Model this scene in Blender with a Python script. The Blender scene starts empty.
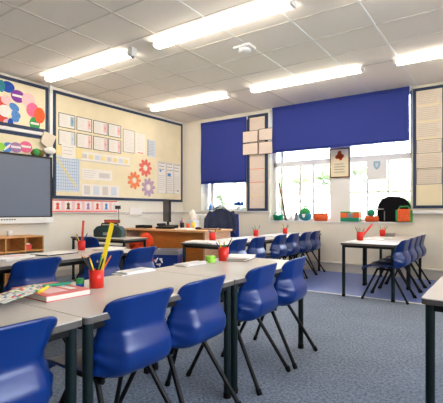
import bpy, bmesh, math, random
from mathutils import Vector, Matrix
random.seed(7)
PI = math.pi
sc = bpy.context.scene
C = sc.collection

# ------------------------------------------------------------------ materials
def lin(c):
    return tuple((v/255/12.92) if v/255 <= .04045 else ((v/255+.055)/1.055)**2.4 for v in c)
M = {}
def mat(name, rgb, rough=.6, spec=.4, metal=0, noise=0, nscale=20, bump=0, bscale=200, emit=None, estr=0, coat=0, trans=0):
    m = bpy.data.materials.new(name); m.use_nodes = True
    nt = m.node_tree; N = nt.nodes; b = N['Principled BSDF']
    col = lin(rgb)
    b.inputs['Base Color'].default_value = (*col, 1)
    b.inputs['Roughness'].default_value = rough
    b.inputs['Specular IOR Level'].default_value = spec
    b.inputs['Metallic'].default_value = metal
    b.inputs['Coat Weight'].default_value = coat
    tc = N.new('ShaderNodeTexCoord')
    if noise:
        n = N.new('ShaderNodeTexNoise'); n.inputs['Scale'].default_value = nscale; n.inputs['Detail'].default_value = 4
        r = N.new('ShaderNodeValToRGB')
        r.color_ramp.elements[0].position = .3; r.color_ramp.elements[1].position = .7
        r.color_ramp.elements[0].color = (*[max(0, v*(1-noise)) for v in col], 1)
        r.color_ramp.elements[1].color = (*[min(1, v*(1+noise)) for v in col], 1)
        nt.links.new(tc.outputs['Object'], n.inputs['Vector']); nt.links.new(n.outputs['Fac'], r.inputs['Fac'])
        nt.links.new(r.outputs['Color'], b.inputs['Base Color'])
    if bump:
        n2 = N.new('ShaderNodeTexNoise'); n2.inputs['Scale'].default_value = bscale; n2.inputs['Detail'].default_value = 3
        bp = N.new('ShaderNodeBump'); bp.inputs['Strength'].default_value = bump; bp.inputs['Distance'].default_value = .004
        nt.links.new(tc.outputs['Object'], n2.inputs['Vector']); nt.links.new(n2.outputs['Fac'], bp.inputs['Height'])
        nt.links.new(bp.outputs['Normal'], b.inputs['Normal'])
    if emit:
        b.inputs['Emission Color'].default_value = (*lin(emit), 1); b.inputs['Emission Strength'].default_value = estr
    M[name] = m
    return m
mat('wall', (230, 225, 213), .8, .2, noise=.02, nscale=3)
mat('ceiling', (244, 238, 230), .9, .1, bump=.15, bscale=150)
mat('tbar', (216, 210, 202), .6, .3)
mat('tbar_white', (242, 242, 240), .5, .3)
mat('white', (232, 233, 235), .45, .4)
mat('white_gloss', (238, 238, 238), .25, .5)
mat('board', (234, 223, 194), .9, .1, noise=.03, nscale=6)
mat('border', (52, 66, 94), .7, .3, noise=.15, nscale=40)
mat('paper', (236, 232, 228), .8, .2, noise=.02, nscale=30)
mat('paper_warm', (222, 211, 196), .8, .2, noise=.03, nscale=14)
mat('paper_pink', (226, 210, 198), .8, .2, noise=.03, nscale=14)
mat('paper_yellow', (238, 222, 160), .8, .2)
mat('paper_blue', (206, 216, 228), .8, .2)
mat('line_grey', (150, 148, 155), .8, .2)
mat('line_pale', (210, 206, 206), .8, .2)
mat('line_dark', (78, 80, 86), .8, .2)
mat('sky_blue', (88, 140, 206), .7, .2, noise=.2, nscale=50)
mat('jar_blue', (150, 186, 206), .7, .2)
mat('royal', (40, 82, 176), .7, .2, noise=.2, nscale=50)
mat('purple', (132, 64, 160), .7, .2, noise=.2, nscale=50)
mat('lilac', (168, 130, 182), .7, .2, noise=.2, nscale=50)
mat('pink', (226, 110, 150), .7, .2, noise=.2, nscale=50)
mat('pale_pink', (236, 196, 200), .7, .2, noise=.1, nscale=50)
mat('petal_red', (232, 120, 112), .8, .2)
mat('petal_orange', (236, 140, 100), .8, .2)
mat('petal_purple', (188, 160, 190), .8, .2)
mat('coral', (228, 88, 78), .7, .2, noise=.2, nscale=50)
mat('orange', (226, 98, 52), .7, .3, noise=.15, nscale=40)
mat('green', (52, 152, 82), .6, .3, noise=.2, nscale=40)
mat('emerald', (22, 138, 104), .5, .4)
mat('teal', (40, 130, 150), .6, .3, noise=.1)
mat('lime', (156, 222, 70), .45, .4)
mat('yellow', (240, 210, 40), .4, .4)
mat('brown', (112, 66, 40), .6, .3, noise=.2)
mat('olive', (96, 84, 40), .8, .2, noise=.3, nscale=60)
mat('red_plastic', (218, 36, 22), .35, .5)
mat('red_orange', (216, 66, 32), .75, .2, noise=.12, nscale=12, bump=.4, bscale=12)
mat('chair_blue', (0, 42, 110), .3, .5, bump=.08, bscale=400)
mat('seat_blue', (24, 52, 128), .7, .3, noise=.1)
mat('bin_blue', (16, 50, 130), .4, .4)
mat('dark_metal', (12, 28, 30), .45, .25)
mat('black_metal', (8, 9, 11), .45, .25)
mat('black_plastic', (20, 21, 24), .45, .4)
mat('black_fabric', (13, 12, 20), .9, .2)
mat('rubber', (14, 14, 14), .8, .2)
mat('laminate', (194, 186, 179), .33, .45, noise=.03, nscale=70)
mat('laminate_edge', (84, 79, 75), .5, .4)
mat('steel', (150, 152, 155), .3, .5, metal=.9)
mat('screen', (104, 116, 138), .24, .8)  # base colour raised to imitate a grey blue reflection in the panel
mat('bezel', (18, 19, 22), .35, .5)
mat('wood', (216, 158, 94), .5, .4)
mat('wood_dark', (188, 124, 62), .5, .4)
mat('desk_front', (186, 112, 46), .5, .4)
mat('desk_end_lit', (206, 160, 128), .5, .4)  # desk wood made paler and pinker: window light put into the colour
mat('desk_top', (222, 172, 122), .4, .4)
for nm in ('wood', 'wood_dark', 'desk_front', 'desk_end_lit', 'desk_top'):
    m = M[nm]; nt = m.node_tree; b = nt.nodes['Principled BSDF']; c0 = b.inputs['Base Color'].default_value[:3]
    tc = nt.nodes.new('ShaderNodeTexCoord'); mp = nt.nodes.new('ShaderNodeMapping'); mp.inputs['Scale'].default_value = (3, 3, 26)
    n = nt.nodes.new('ShaderNodeTexNoise'); n.inputs['Scale'].default_value = 3; n.inputs['Detail'].default_value = 6
    r = nt.nodes.new('ShaderNodeValToRGB')
    r.color_ramp.elements[0].color = (*[v*.84 for v in c0], 1); r.color_ramp.elements[1].color = (*[min(1, v*1.12) for v in c0], 1)
    r.color_ramp.elements[0].position = .35; r.color_ramp.elements[1].position = .65
    nt.links.new(tc.outputs['Object'], mp.inputs[0]); nt.links.new(mp.outputs[0], n.inputs['Vector'])
    nt.links.new(n.outputs['Fac'], r.inputs['Fac']); nt.links.new(r.outputs['Color'], b.inputs['Base Color'])
mat('jacket', (48, 54, 78), .85, .2, noise=.12, nscale=14, bump=.5, bscale=14)
mat('jacket_trim', (140, 142, 152), .85, .2)
mat('book_red', (206, 96, 92), .45, .4, noise=.25, nscale=9)
mat('pages', (225, 220, 205), .8, .2)
mat('clear_plastic', (226, 226, 222), .2, .6)
mat('graphite', (50, 60, 66), .4, .5)
mat('cd_green', (38, 68, 66), .4, .5)
mat('tree', (168, 177, 162), .8, .2, noise=.3, nscale=3)  # foliage colour paled to imitate the bright haze outdoors
mat('trunk', (96, 80, 62), .9, .1)
mat('grass', (120, 150, 90), .9, .1, noise=.2, nscale=2)
mat('lamp', (255, 255, 255), .4, .3, emit=(255, 242, 222), estr=12)
mat('radiator', (246, 246, 244), .4, .4)
mat('skirting', (214, 210, 200), .5, .3)
mat('strip', (224, 222, 220), .5, .3)
mat('vinyl', (98, 118, 182), .38, .45, noise=.06, nscale=10)

# carpet: mottled loop pile
def carpet():
    m = bpy.data.materials.new('carpet'); m.use_nodes = True; nt = m.node_tree; N = nt.nodes; b = N['Principled BSDF']
    tc = N.new('ShaderNodeTexCoord')
    n1 = N.new('ShaderNodeTexNoise'); n1.inputs['Scale'].default_value = 55; n1.inputs['Detail'].default_value = 5; n1.inputs['Roughness'].default_value = .8
    n2 = N.new('ShaderNodeTexNoise'); n2.inputs['Scale'].default_value = 3; n2.inputs['Detail'].default_value = 5
    r1 = N.new('ShaderNodeValToRGB'); r1.color_ramp.elements[0].position = .38; r1.color_ramp.elements[1].position = .62
    r1.color_ramp.elements[0].color = (*lin((86, 96, 112)), 1); r1.color_ramp.elements[1].color = (*lin((144, 156, 176)), 1)
    r2 = N.new('ShaderNodeValToRGB'); r2.color_ramp.elements[0].position = .3; r2.color_ramp.elements[1].position = .7
    r2.color_ramp.elements[0].color = (.86, .86, .86, 1); r2.color_ramp.elements[1].color = (1, 1, 1, 1)
    mx = N.new('ShaderNodeMixRGB'); mx.blend_type = 'MULTIPLY'; mx.inputs[0].default_value = 1
    bp = N.new('ShaderNodeBump'); bp.inputs['Strength'].default_value = .5; bp.inputs['Distance'].default_value = .004
    L = nt.links.new
    L(tc.outputs['Object'], n1.inputs['Vector']); L(tc.outputs['Object'], n2.inputs['Vector'])
    L(n1.outputs['Fac'], r1.inputs[0]); L(n2.outputs['Fac'], r2.inputs[0]); L(r1.outputs[0], mx.inputs[1]); L(r2.outputs[0], mx.inputs[2])
    L(mx.outputs[0], b.inputs['Base Color']); L(n1.outputs['Fac'], bp.inputs['Height']); L(bp.outputs[0], b.inputs['Normal'])
    b.inputs['Roughness'].default_value = .95; b.inputs['Specular IOR Level'].default_value = .15
    M['carpet'] = m
carpet()
def blind_mat():
    m = bpy.data.materials.new('blind'); m.use_nodes = True; nt = m.node_tree; N = nt.nodes; b = N['Principled BSDF']
    b.inputs['Base Color'].default_value = (*lin((34, 54, 146)), 1); b.inputs['Roughness'].default_value = .7
    t = N.new('ShaderNodeBsdfTranslucent'); t.inputs[0].default_value = (*lin((50, 66, 180)), 1)
    mx = N.new('ShaderNodeMixShader'); mx.inputs[0].default_value = .12
    nt.links.new(b.outputs[0], mx.inputs[1]); nt.links.new(t.outputs[0], mx.inputs[2])
    nt.links.new(mx.outputs[0], N['Material Output'].inputs['Surface']); M['blind'] = m
blind_mat()
def glass_mat():
    m = bpy.data.materials.new('glass'); m.use_nodes = True; nt = m.node_tree; N = nt.nodes; N.remove(N['Principled BSDF'])
    t = N.new('ShaderNodeBsdfTransparent'); g = N.new('ShaderNodeBsdfGlossy'); g.inputs['Roughness'].default_value = .02
    f = N.new('ShaderNodeFresnel'); f.inputs[0].default_value = 1.45
    mx = N.new('ShaderNodeMixShader')
    nt.links.new(f.outputs[0], mx.inputs[0]); nt.links.new(t.outputs[0], mx.inputs[1]); nt.links.new(g.outputs[0], mx.inputs[2])
    nt.links.new(mx.outputs[0], N['Material Output'].inputs['Surface']); M['glass'] = m
glass_mat()

# ------------------------------------------------------------------ mesh builder
class MB:
    def __init__(s): s.v = []; s.f = []; s.m = []; s.sm = []; s.mats = []
    def mi(s, m):
        if m not in s.mats: s.mats.append(m)
        return s.mats.index(m)
    def add(s, vs, fs, m, smooth=False):
        o = len(s.v); s.v += [tuple(v) for v in vs]; i = s.mi(m)
        for f in fs: s.f.append([o+k for k in f]); s.m.append(i); s.sm.append(smooth)
        return s
    def box(s, a, b, m, mtx=None):
        (x0, y0, z0), (x1, y1, z1) = a, b
        x0, x1 = min(x0, x1), max(x0, x1); y0, y1 = min(y0, y1), max(y0, y1); z0, z1 = min(z0, z1), max(z0, z1)
        vs = [(x0,y0,z0),(x1,y0,z0),(x1,y1,z0),(x0,y1,z0),(x0,y0,z1),(x1,y0,z1),(x1,y1,z1),(x0,y1,z1)]
        if mtx is not None: vs = [mtx @ Vector(v) for v in vs]
        return s.add(vs, [(3,2,1,0),(4,5,6,7),(0,1,5,4),(1,2,6,5),(2,3,7,6),(3,0,4,7)], m)
    def tube(s, pts, r, m, n=10, caps=True):
        pts = [Vector(p) for p in pts]; rs = r if isinstance(r, (list, tuple)) else [r]*len(pts)
        rings = []; up = None
        for i, p in enumerate(pts):
            d = (pts[min(i+1, len(pts)-1)]-pts[max(i-1, 0)]).normalized()
            if up is None:
                up = d.cross(Vector((0,0,1)));
                if up.length < .05: up = d.cross(Vector((1,0,0)))
                up.normalize()
            up = (up - d*up.dot(d)).normalized(); w = d.cross(up)
            rings.append([p + rs[i]*(math.cos(2*PI*k/n)*up + math.sin(2*PI*k/n)*w) for k in range(n)])
        vs = [v for rg in rings for v in rg]
        fs = [(i*n+k, i*n+(k+1)%n, (i+1)*n+(k+1)%n, (i+1)*n+k) for i in range(len(pts)-1) for k in range(n)]
        s.add(vs, fs, m, True)
        if caps: s.add(rings[0], [tuple(reversed(range(n)))], m); s.add(rings[-1], [tuple(range(n))], m)
        return s
    def lathe(s, prof, m, c=(0,0,0), n=20, sx=1, sy=1):
        vs = []; k0 = len(prof)
        for (r, z) in prof:
            for k in range(n): vs.append((c[0]+sx*r*math.cos(2*PI*k/n), c[1]+sy*r*math.sin(2*PI*k/n), c[2]+z))
        fs = [(i*n+k, i*n+(k+1)%n, (i+1)*n+(k+1)%n, (i+1)*n+k) for i in range(k0-1) for k in range(n)]
        return s.add(vs, fs, m, True)
    def ellipsoid(s, c, r, m, n=16, k=10, mtx=None, wob=0):
        vs = [];
        for i in range(k+1):
            t = PI*i/k
            for j in range(n):
                p = 2*PI*j/n; w = 1+wob*(math.sin(3*p+i)+math.sin(5*t+j*1.3))
                v = Vector((r[0]*math.sin(t)*math.cos(p)*w, r[1]*math.sin(t)*math.sin(p)*w, r[2]*math.cos(t)*w))
                if mtx is not None: v = mtx @ v
                vs.append(v+Vector(c))
        fs = [(i*n+j, (i+1)*n+j, (i+1)*n+(j+1)%n, i*n+(j+1)%n) for i in range(k) for j in range(n)]
        return s.add(vs, fs, m, True)
    def prism(s, pts, axis, a, b, m):
        # pts = 2D outline; axis 'x' -> pts are (y,z); 'y' -> (x,z); 'z' -> (x,y)
        def P(p, t): return {'x': (t, p[0], p[1]), 'y': (p[0], t, p[1]), 'z': (p[0], p[1], t)}[axis]
        n = len(pts); vs = [P(p, a) for p in pts]+[P(p, b) for p in pts]
        return s.add(vs, [tuple(range(n)), tuple(reversed(range(n, 2*n)))]+[(i, i+n, (i+1)%n+n, (i+1)%n) for i in range(n)], m)
    def grid(s, fn, nu, nv, m, smooth=True):
        vs = [fn(i/nu, j/nv) for j in range(nv+1) for i in range(nu+1)]
        fs = [(j*(nu+1)+i, j*(nu+1)+i+1, (j+1)*(nu+1)+i+1, (j+1)*(nu+1)+i) for j in range(nv) for i in range(nu)]
        return s.add(vs, fs, m, smooth)
    def build(s, name, parent=None, bevel=0, solid=0, sub=0, fix=True):
        me = bpy.data.meshes.new(name); me.from_pydata(s.v, [], s.f)
        for m in s.mats: me.materials.append(M[m])
        for p, i, q in zip(me.polygons, s.m, s.sm): p.material_index = i; p.use_smooth = q
        if fix:
            bm = bmesh.new(); bm.from_mesh(me); bmesh.ops.recalc_face_normals(bm, faces=bm.faces); bm.to_mesh(me); bm.free()
        o = bpy.data.objects.new(name, me); C.objects.link(o)
        if parent is not None: o.parent = parent
        if sub:
            md = o.modifiers.new('sub', 'SUBSURF'); md.levels = sub; md.render_levels = sub
        if solid:
            md = o.modifiers.new('solid', 'SOLIDIFY'); md.thickness = solid; md.offset = 0
        if bevel:
            md = o.modifiers.new('bevel', 'BEVEL'); md.width = bevel; md.segments = 2; md.limit_method = 'ANGLE'
        return o
def tag(o, label, cat, group=None, kind=None):
    o['label'] = label; o['category'] = cat
    if group: o['group'] = group
    if kind: o['kind'] = kind
    return o
def thing(name, label, cat, loc=(0,0,0), rz=0, group=None):
    o = bpy.data.objects.new(name, None); o.empty_display_size = .1; C.objects.link(o)
    o.location = loc; o.rotation_euler = (0, 0, rz); return tag(o, label, cat, group)
def struct(o): o['kind'] = 'structure'; return o
def plabel(o, s): o['label'] = s; return o
def copy_tree(o, parent=None):
    c = o.copy(); C.objects.link(c)
    if parent is not None: c.parent = parent; c.matrix_parent_inverse = o.matrix_parent_inverse.copy()
    for ch in [x for x in C.objects if x.parent == o]: copy_tree(ch, c)
    return c

# ------------------------------------------------------------------ room shell
LX, RX, BY, FY, CZ = -5.6, 2.3, 6.7, -2.6, 2.87
VY = 4.86
struct(MB().box((LX-.2, FY-.2, -.1), (RX+.2, VY, 0), 'carpet').build('floor'))
struct(MB().box((LX-.2, VY, -.1), (RX+.2, BY+.3, 0), 'vinyl').build('floor'))
struct(MB().box((LX, VY-.018, 0), (RX, VY+.018, .004), 'strip').build('trim_1'))
struct(MB().box((LX-.2, FY-.2, 0), (LX, BY+.3, CZ+.1), 'wall').build('wall_left'))
WR = (-.6, 3.4, .95, 2.6)            # unseen window added to the right wall to bring in daylight
struct(MB().box((RX, FY-.2, 0), (RX+.2, WR[0], CZ+.1), 'wall').box((RX, WR[1], 0), (RX+.2, BY+.3, CZ+.1), 'wall').box((RX, WR[0], 0), (RX+.2, WR[1], WR[2]), 'wall').box((RX, WR[0], WR[3]), (RX+.2, WR[1], CZ+.1), 'wall').build('wall_right'))
w3 = struct(bpy.data.objects.new('added_window', None)); C.objects.link(w3)
m = MB()
for k in range(5): m.box((RX+.08, WR[0]+.985*k, WR[2]), (RX+.14, WR[0]+.985*k+.06, WR[3]), 'white')
m.box((RX+.08, WR[0], WR[2]), (RX+.14, WR[1], WR[2]+.05), 'white').box((RX+.08, WR[0], WR[3]-.05), (RX+.14, WR[1], WR[3]), 'white').box((RX+.085, WR[0], 1.9), (RX+.135, WR[1], 1.95), 'white')
m.build('window_frame', w3); MB().box((RX+.1, WR[0], WR[2]), (RX+.106, WR[1], WR[3]), 'glass').build('pane', w3)
struct(MB().box((LX, FY-.2, 0), (RX, FY, CZ+.1), 'wall').build('wall_front'))
W1 = (-5.13, -4.07, 1.0, 2.80)       # left window opening  x0 x1 z0 z1
W2 = (-3.55, -1.15, .82, 2.85)       # right window opening
w = MB(); YB = BY+.28
w.box((LX, BY, 0), (W1[0], YB, CZ+.1), 'wall')
w.box((W1[0], BY, 0), (W1[1], YB, W1[2]), 'wall').box((W1[0], BY, W1[3]), (W1[1], YB, CZ+.1), 'wall')
w.box((W1[1], BY, 0), (W2[0], YB, CZ+.1), 'wall')
w.box((W2[0], BY, 0), (W2[1], YB, W2[2]), 'wall').box((W2[0], BY, W2[3]), (W2[1], YB, CZ+.1), 'wall')
w.box((W2[1], BY, 0), (RX, YB, CZ+.1), 'wall')
struct(w.build('wall_back'))
# ceiling with its suspended grid
c = MB().box((LX-.2, FY-.2, CZ), (RX+.2, YB, CZ+.1), 'ceiling')
x = -1.08+.655*5; i = 5
while x > LX:
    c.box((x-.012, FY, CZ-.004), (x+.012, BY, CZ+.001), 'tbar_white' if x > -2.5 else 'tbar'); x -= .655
y = 5.40
while y > FY:
    c.box((LX, y-.008, CZ-.0035), (RX, y+.008, CZ+.001), 'tbar'); y -= .56
struct(c.build('ceiling'))
# dado trunking on the walls, skirting and pipe boxing
struct(MB().box((LX, FY, .965), (LX+.03, BY, .985), 'line_pale').build('trim_2', bevel=.003))
struct(MB().box((LX+.03, BY-.03, .975), (W1[0]-.02, BY, 1.0), 'white').box((W2[1]+.02, BY-.05, .96), (RX, BY, 1.01), 'white').box((W1[1]+.02, BY-.03, .975), (W2[0]-.02, BY, 1.0), 'white').build('trim_3', bevel=.003))
struct(MB().box((LX+.03, BY-.07, 0), (RX, BY, .16), 'skirting').box((LX+.03, BY-.085, .13), (RX, BY, .155), 'skirting').build('baseboard_back', bevel=.004))
struct(MB().box((LX, FY, 0), (LX+.02, BY, .1), 'skirting').build('baseboard_left', bevel=.004))
# sills
struct(MB().box((W1[0]-.02, BY-.04, .985), (W1[1]+.02, BY+.2, 1.012), 'white').build('trim_4', bevel=.004))
struct(MB().box((W2[0]-.02, BY-.012, .80), (W2[1]+.02, BY+.2, .83), 'white').build('trim_5', bevel=.004))

def window(name, x0, x1, z0, z1, yf, uprights, rails, thin):
    root = struct(bpy.data.objects.new(name, None)); C.objects.link(root)
    f = MB(); t = .05
    f.box((x0, yf, z0), (x0+t, yf+.07, z1), 'white').box((x1-t, yf, z0), (x1, yf+.07, z1), 'white')
    f.box((x0, yf, z0), (x1, yf+.07, z0+t), 'white').box((x0, yf, z1-t), (x1, yf+.07, z1), 'white')
    for (a, b) in uprights: f.box((a, yf-.01, z0), (b, yf+.07, z1), 'white')
    for (a, b, c0, c1) in rails: f.box((a, yf, c0), (b, yf+.065, c1), 'white')
    f.build('window_frame', root, bevel=.004)
    g = MB()
    for (a, b, c0, c1) in thin: g.box((a, yf+.01, c0), (b, yf+.055, c1), 'line_pale')
    g.build('glazing_bar', root)
    MB().box((x0+.02, yf+.03, z0+.02), (x1-.02, yf+.036, z1-.02), 'glass').build('pane', root)
window('window_1', W1[0], W1[1], W1[2], W1[3], BY+.16, [(-5.0, -4.93)], [], [])
window('window_2', W2[0], W2[1], W2[2], W2[3], BY+.16, [(-2.47, -2.12), (-3.4, -3.36)],
       [(W2[0], W2[1], 1.81, 1.9)],
       [(-3.03, -3.01, .87, 1.81), (-2.79, -2.77, .87, 1.81), (-1.86, -1.84, .87, 1.81), (-1.54, -1.52, .87, 1.81), (-3.36, -2.47, 1.16, 1.175), (-2.12, -1.2, 1.3, 1.32)])

# ------------------------------------------------------------------ outside
g = struct(MB().box((-40, 7.2, -.6), (25, 45, -.5), 'grass').build('ground'))
def tree(x, y, h, r, label, trunk=True, n=900, group=None):
    t = thing('tree', label, 'tree', (x, y, -.5), 0, group)
    f = MB(); rnd = random.Random(int(x*10+y*7))
    cl = [(rnd.uniform(-.6, .6)*r, rnd.uniform(-.5, .5)*r, h*.62+rnd.uniform(-.32, .32)*h, rnd.uniform(.3, .5)*r) for _ in range(9)]
    for (a, b, c, q) in cl: f.ellipsoid((a, b, c), (q*.75, q*.75, q*.75), 'tree', 10, 7, wob=.06)
    for _ in range(n):
        a, b, c, q = rnd.choice(cl); d = Vector((rnd.gauss(0,1), rnd.gauss(0,1), rnd.gauss(0,1))).normalized()*q*rnd.uniform(.7, 1.15)
        p = Vector((a, b, c))+d; u = Vector((rnd.gauss(0,1), rnd.gauss(0,1), rnd.gauss(0,1))).normalized(); v2 = u.orthogonal().normalized(); s = rnd.uniform(.08, .16)
        f.add([p-u*s, p-v2*s*.5, p+u*s, p+v2*s*.5], [(0,1,2,3)], 'tree')
    f.build('foliage', t, fix=False)
    MB().tube([(0,0,0), (.05,0,h*.3), (0,.05,h*.62)], [.14, .1, .05], 'trunk').build('trunk', t)
for (x, y, h, r, l) in [(-11.5, 15, 4.6, 2.6, 'tall pale tree outside the left window'), (-8.6, 13.2, 3.0, 1.8, 'round bush seen low through the left half of the wide window'),
        (-6.4, 14.5, 4.8, 2.4, 'tall tree outside the left half of the wide window'), (-3.6, 15.2, 4.2, 2.2, 'tree outside the right half of the wide window, behind the railings'),
        (-5.0, 11.5, 1.7, 1.2, 'low shrub beyond the bag on the windowsill'), (-9.8, 11.8, 1.9, 1.3, 'low shrub outside the small left window')]:
    tree(x, y, h, r, l)
f = thing('railing', 'white upright railings outside the wide window', 'railing', (0, 0, 0))
m = MB()
for k in range(34): m.box((-5.2+k*.12, 10.0, -.5), (-5.17+k*.12, 10.03, 1.35), 'white')
m.build('baluster', f)
MB().box((-5.25, 9.99, 1.33), (-1.1, 10.04, 1.39), 'white').box((-5.25, 9.99, .75), (-1.1, 10.04, .79), 'white').build('rail', f)

# ------------------------------------------------------------------ lamps
def lamp(x, y, label):
    L = 1.68
    t = thing('ceiling_light', label, 'light', (x, y, CZ), 0, 'fluorescent battens on the ceiling')
    MB().box((0, -.036, -.016), (L, .036, 0), 'white').build('body', t, bevel=.004)
    pr = [(-.046, -.014), (-.048, -.048), (-.036, -.06), (.036, -.06), (.048, -.048), (.046, -.014)]
    MB().prism(pr, 'x', .03, L-.03, 'lamp').build('diffuser', t)
    for a in (0, L-.03): MB().prism([(p[0]*1.08, p[1]*1.03+.001) for p in pr], 'x', a, a+.03, 'white').build('end_cap', t)
for (x, y, l) in [(-5.27, 3.35, 'lit fluorescent batten above the left wall boards, left one of its row'), (-3.21, 3.35, 'long lit fluorescent batten at the top centre of the photo'),
                  (-1.15, 3.45, 'fluorescent batten just showing at the top edge of the photo, right of centre'),
                  (-5.27, 5.42, 'lit fluorescent batten in the far row nearest the wall corner'), (-3.19, 5.42, 'lit fluorescent batten of the far row in front of the wide blue blind'),
                  (-1.13, 5.42, 'lit fluorescent batten of the far row at the right edge, above the notices'),
                  
                  (.9, 3.4, 'lit fluorescent batten added out of the frame, on the right'), (.9, 5.42, 'lit fluorescent batten added out of the frame, on the far right')]:  # two unseen battens added to the right for more brightness
    lamp(x, y, l)
t = thing('smoke_detector', 'small white detector unit on the ceiling between the two rows of battens', 'detector', (-2.44, 4.0, CZ))
MB().box((-.11, -.08, -.028), (.11, .08, 0), 'white').build('base', t, bevel=.012)
MB().lathe([(.07, -.03), (.07, -.05), (.05, -.065), (0, -.067)], 'white', n=24).build('sensor', t)
t = thing('wall_bracket', 'small white box hanging beside the end of the left ceiling batten', 'bracket', (-3.575, 3.30, CZ))
MB().box((0.02, -.04, -.10), (.09, .04, 0), 'white').build('casing', t, bevel=.006)
MB().tube([(.06, 0, -.10), (.06, 0, -.115)], .02, 'line_grey').build('sensor', t)

# ------------------------------------------------------------------ blinds
def blind(x0, x1, zb, zt, y, label):
    t = thing('roller_blind', label, 'blind', ((x0+x1)/2, y, zt)); h = (x1-x0)/2
    MB().tube([(-h, 0, -.03), (h, 0, -.03)], .028, 'blind', 14).build('roller', t)
    MB().grid(lambda u, v: (-h+.01+u*(2*h-.02), -.028+.006*math.sin(v*7+u*3), -.03-(zt-zb-.045)*v), 24, 20, 'blind').build('fabric', t, solid=.002)
    MB().box((-h+.01, -.036, zb-zt), (h-.01, -.016, zb-zt+.02), 'blind').build('bottom_bar', t, bevel=.003)
    for s in (-1, 1): MB().box((s*h-.004, -.04, -.065), (s*h+.004, .02, 0), 'white').build('bracket', t)
blind(-5.10, -4.0, 1.545, 2.795, BY-.03, 'narrow blue roller blind over the left window')
blind(-3.46, -1.16, 2.045, 2.865, BY-.06, 'wide blue roller blind over the right window')

# ------------------------------------------------------------------ flat wall things
def onL(y0, y1, z0, z1, d0=0, d1=.004): return ((LX+d0, y0, z0), (LX+d1, y1, z1))
def board_L(y0, y1, z0, z1, label, bw=.045, d=.02):
    t = thing('display_board', label, 'board', (LX, (y0+y1)/2, z0)); h = (y1-y0)/2; H = z1-z0
    MB().box((0, -h, 0), (d, h, H), 'board').build('panel', t)
    b = MB()
    b.box((0, -h, 0), (d+.008, h, bw), 'border').box((0, -h, H-bw), (d+.008, h, H), 'border').box((0, -h, bw), (d+.008, -h+bw, H-bw), 'border').box((0, h-bw, bw), (d+.008, h, H-bw), 'border')
    b.build('border', t); return t
DB = .02
board_L(3.64, 6.64, 1.19, 2.82, 'large cream display board with a navy border on the left wall')
board_L(2.2, 3.56, 2.155, 2.83, 'upper cream display board with a navy border and coloured paper balloons')
board_L(2.2, 3.57, 1.45, 2.10, 'lower cream display board behind the top of the big screen', .05)
struct(MB().box((LX, 2.2, 2.105), (LX+.03, 3.58, 2.15), 'white').build('trim_6', bevel=.002))
struct(MB().box((LX, 3.575, 1.5), (LX+.04, 3.625, CZ), 'white').build('trim_7', bevel=.004))

def sheet_L(y0, y1, z0, z1, label, base='paper', edge=None, deco=(), name='poster', cat='poster', group=None, d=DB, th=.003):
    """flat sheet on the left wall; deco = list of (u0,u1,v0,v1,mat), fractions from the near-bottom corner"""
    m = MB(); X = LX+d; W = y1-y0; H = z1-z0
    cx, cy, cz = X, (y0+y1)/2, z0
    m.box((0, -W/2, 0), (th, W/2, H), base)
    if edge:
        e = .009
        for a, b, c0, c1 in ((-W/2, W/2, 0, e), (-W/2, W/2, H-e, H), (-W/2, -W/2+e, e, H-e), (W/2-e, W/2, e, H-e)): m.box((0, a, c0), (th+.002, b, c1), edge)
    for (u0, u1, v0, v1, mm) in deco: m.box((th-.0005, -W/2+u0*W, v0*H), (th+.001, -W/2+u1*W, v1*H), mm)
    o = m.build(name); o.location = (cx, cy, cz); return tag(o, label, cat, group)
def sheet_B(x0, x1, z0, z1, label, base='paper', edge=None, deco=(), name='poster', cat='poster', group=None, y=BY, th=.003, e=.009):
    m = MB(); W = x1-x0; H = z1-z0
    m.box((-W/2, -th, 0), (W/2, 0, H), base)
    if edge:
        for a, b, c0, c1 in ((-W/2, W/2, 0, e), (-W/2, W/2, H-e, H), (-W/2, -W/2+e, e, H-e), (W/2-e, W/2, e, H-e)): m.box((a, -th-.002, c0), (b, 0, c1), edge)
    for (u0, u1, v0, v1, mm) in deco: m.box((-W/2+u0*W, -th-.001, v0*H), (-W/2+u1*W, -th+.0005, v1*H), mm)
    o = m.build(name); o.location = ((x0+x1)/2, y, z0); return tag(o, label, cat, group)
def lines(v0, v1, n, m='line_pale', u0=.1, u1=.9, t=.02, seed=0):
    r = random.Random(seed); return [(u0, u1-r.uniform(0, .15), v0+(v1-v0)*k/(max(1, n-1)), v0+(v1-v0)*k/(max(1, n-1))+t, m) for k in range(n)]
G = 'framed worksheets in two rows on the large board'
cols = [(3.73, 4.02), (4.05, 4.34), (4.37, 4.66), (4.68, 4.96)]
acc = [('sky_blue', 'blue'), ('coral', 'red'), ('pink', 'pink'), ('orange', 'orange')]; ordn = ['first', 'second', 'third', 'fourth']
for i, (a, b) in enumerate(cols):
    mm, cn = acc[i]
    sheet_L(a, b, 2.28, 2.5, f'framed worksheet with a {cn} patch, upper row, {ordn[i]} from the screen', 'paper', 'line_dark',
            lines(.2, .8, 6, 'line_pale', .08, .6, seed=i)+[(.72, .92, .2, .85, 'jar_blue' if i == 0 else 'pale_pink'), (.78, .88, .45, .62, 'sky_blue' if i == 0 else 'petal_red')], group=G)
    sheet_L(a, b, 2.01, 2.24, f'framed worksheet with a {cn} side strip, lower row, {ordn[i]} from the screen', 'paper', 'line_dark',
            lines(.2, .8, 6, 'line_pale', .08, .6, seed=i+5)+[(.75, .93, .1, .9, 'paper_blue' if i == 0 else 'pale_pink'), (.8, .88, .4, .6, 'jar_blue' if i == 0 else 'petal_red')], group=G)
sheet_L(5.01, 5.28, 2.05, 2.46, 'tall dark-edged sheet of writing right of the eight worksheets', 'paper', 'line_grey', lines(.1, .9, 14, seed=3), group='tall sheets')
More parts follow.
